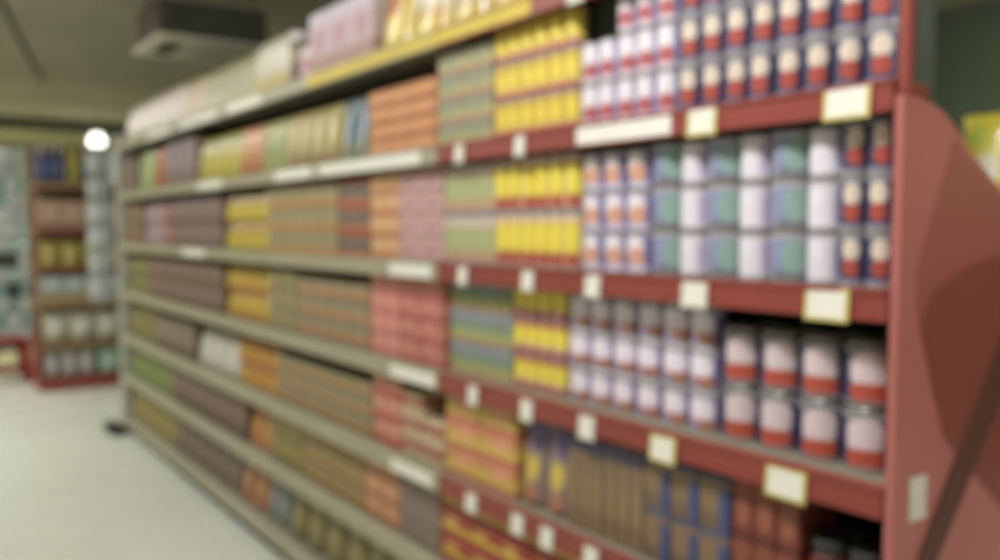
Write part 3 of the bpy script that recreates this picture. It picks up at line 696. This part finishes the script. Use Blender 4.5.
# ------------------------------------------------------ lamps, cables, rack
lp = empty('hanging_lamp', (-12.6, 2.36, 2.6)); tag(lp, 'bright white hanging lamp glowing above the end display', 'lamp')
p = MB(); p.lathe([(.02, -.09), (.07, -.075), (.105, -.03), (.105, .03), (.075, .08), (.04, .11)], 24); p.build('globe', mat('lamp_glow', (255, 255, 246), .4, emit=3.5), lp)
p = MB(); p.lathe([(.05, .108), (.045, .16), (.02, .18)], 16); p.build('lamp_holder', M_WHITE, lp)
p = MB(); p.tube([(0, 0, .175), (0, 0, .3495)], .008); p.build('cord', M_DARK, lp)

p = MB(); p.tube([(-6.32, .62, 2.938), (-7.5, .855, 2.932), (-9.0, 1.165, 2.932), (-10.15, 1.41, 2.938)], .012)
tag(p.build('ceiling_cable', M_DARK), 'thin dark cable running along the ceiling at upper left', 'cable')
p = MB(); p.tube([(-2.52, 5.97, 2.9), (-2.525, 5.965, 2.4), (-2.53, 5.975, 1.9)], .022)
tag(p.build('wall_cable', M_DARK), 'dark vertical pipe on the green wall at upper right', 'pipe')

rk = empty('low_rack', (-.55, 2.85, 0)); tag(rk, 'dark metal rack behind the red end panel holding yellow bags', 'rack')
p = MB(); p.box(-.85, .85, -.2, .2, 1.46, 1.49, bev=.004); p.build('shelf', M_DARK, rk)
p = MB(); p.box(-.85, .85, -.2, .2, .7, .73, bev=.004); p.build('shelf', M_DARK, rk)
for a in (-.83, .83):
    for c in (-.18, .18):
        p = MB(); p.box(a - .015, a + .015, c - .015, c + .015, 0, 1.4605, bev=.003); p.build('leg', M_DARK, rk)
f_b = design((224, 206, 52), [(.0, .2, (170, 176, 60))], [(.5, .42, .26, .18, (236, 232, 206)), (.3, .8, .2, .12, (186, 196, 60))])
o = None
for k in range(9):
    c = mk_pouch('crisp_bag', .16, .1, .31, f_b) if o is None else dup(o); o = o or c
    c.location = (-1.32 + k * .18, 2.80, 1.4905); c.rotation_euler = (random.uniform(-.05, .05) * 0, 0, random.uniform(-.15, .15))
    tag(c, f'yellow crisp bag with white patch, {ORD[k + 1]} from left on rack behind end panel', 'bag', 'yellow bags on the rack behind the red panel')

# -------------------------------------------------------------------- light
def area(name, loc, size, sy, power, col, rot=(0, 0, 0)):
    l = bpy.data.lights.new(name, 'AREA'); l.shape = 'RECTANGLE'; l.size = size; l.size_y = sy; l.energy = power; l.color = col
    o = bpy.data.objects.new(name, l); C.objects.link(o); o.location = loc; o.rotation_euler = rot
    return o
W = (1.0, .985, .92)
area('area_light', (-.9, -.15, 2.85), 1.2, .25, 46, (1, .97, .98), (radians(38), 0, 0))
area('area_light', (-3.6, -.1, 2.85), 1.6, .25, 26, W, (radians(25), 0, 0))
area('area_light', (-6.8, -.6, 2.85), 2.0, .3, 68, W)
area('area_light', (-9.0, -.4, 2.85), 1.6, .3, 46, W)
area('area_light', (-15.2, .8, 2.6), 1.6, .3, 150, (1, .95, .75))  # added lamp without a fixture, put in to brighten the far cream wall
area('area_light', (1.1, 1.9, 2.85), 1.4, .4, 48, (1, .97, .95), (0, radians(30), 0))  # added lamp, unseen source: lifts the end panel and the yellow bags
area('area_light', (-1.6, 4.6, 2.85), 1.4, .4, 46, W, (radians(15), 0, 0))  # added lamp behind the shelving, there to brighten the green wall
w = bpy.data.worlds.new('world'); bpy.context.scene.world = w; w.use_nodes = True
bg = w.node_tree.nodes['Background']; bg.inputs['Color'].default_value = lin((206, 200, 178)); bg.inputs['Strength'].default_value = .6

# ------------------------------------------------------------------- camera
cd = bpy.data.cameras.new('camera'); cam = bpy.data.objects.new('camera', cd); C.objects.link(cam)
cd.sensor_width = 36; cd.lens = 31.18; cd.clip_start = .05
cam.location = (0, 0, 1.45); cam.rotation_euler = (radians(86.56), 0, radians(54.6))
bpy.context.scene.camera = cam
sc = bpy.context.scene
sc.view_settings.view_transform = 'Standard'
# the photograph is out of focus: the lens is set too near
cd.dof.use_dof = True; cd.dof.focus_distance = .45; cd.dof.aperture_fstop = 4.0; cd.dof.aperture_blades = 0
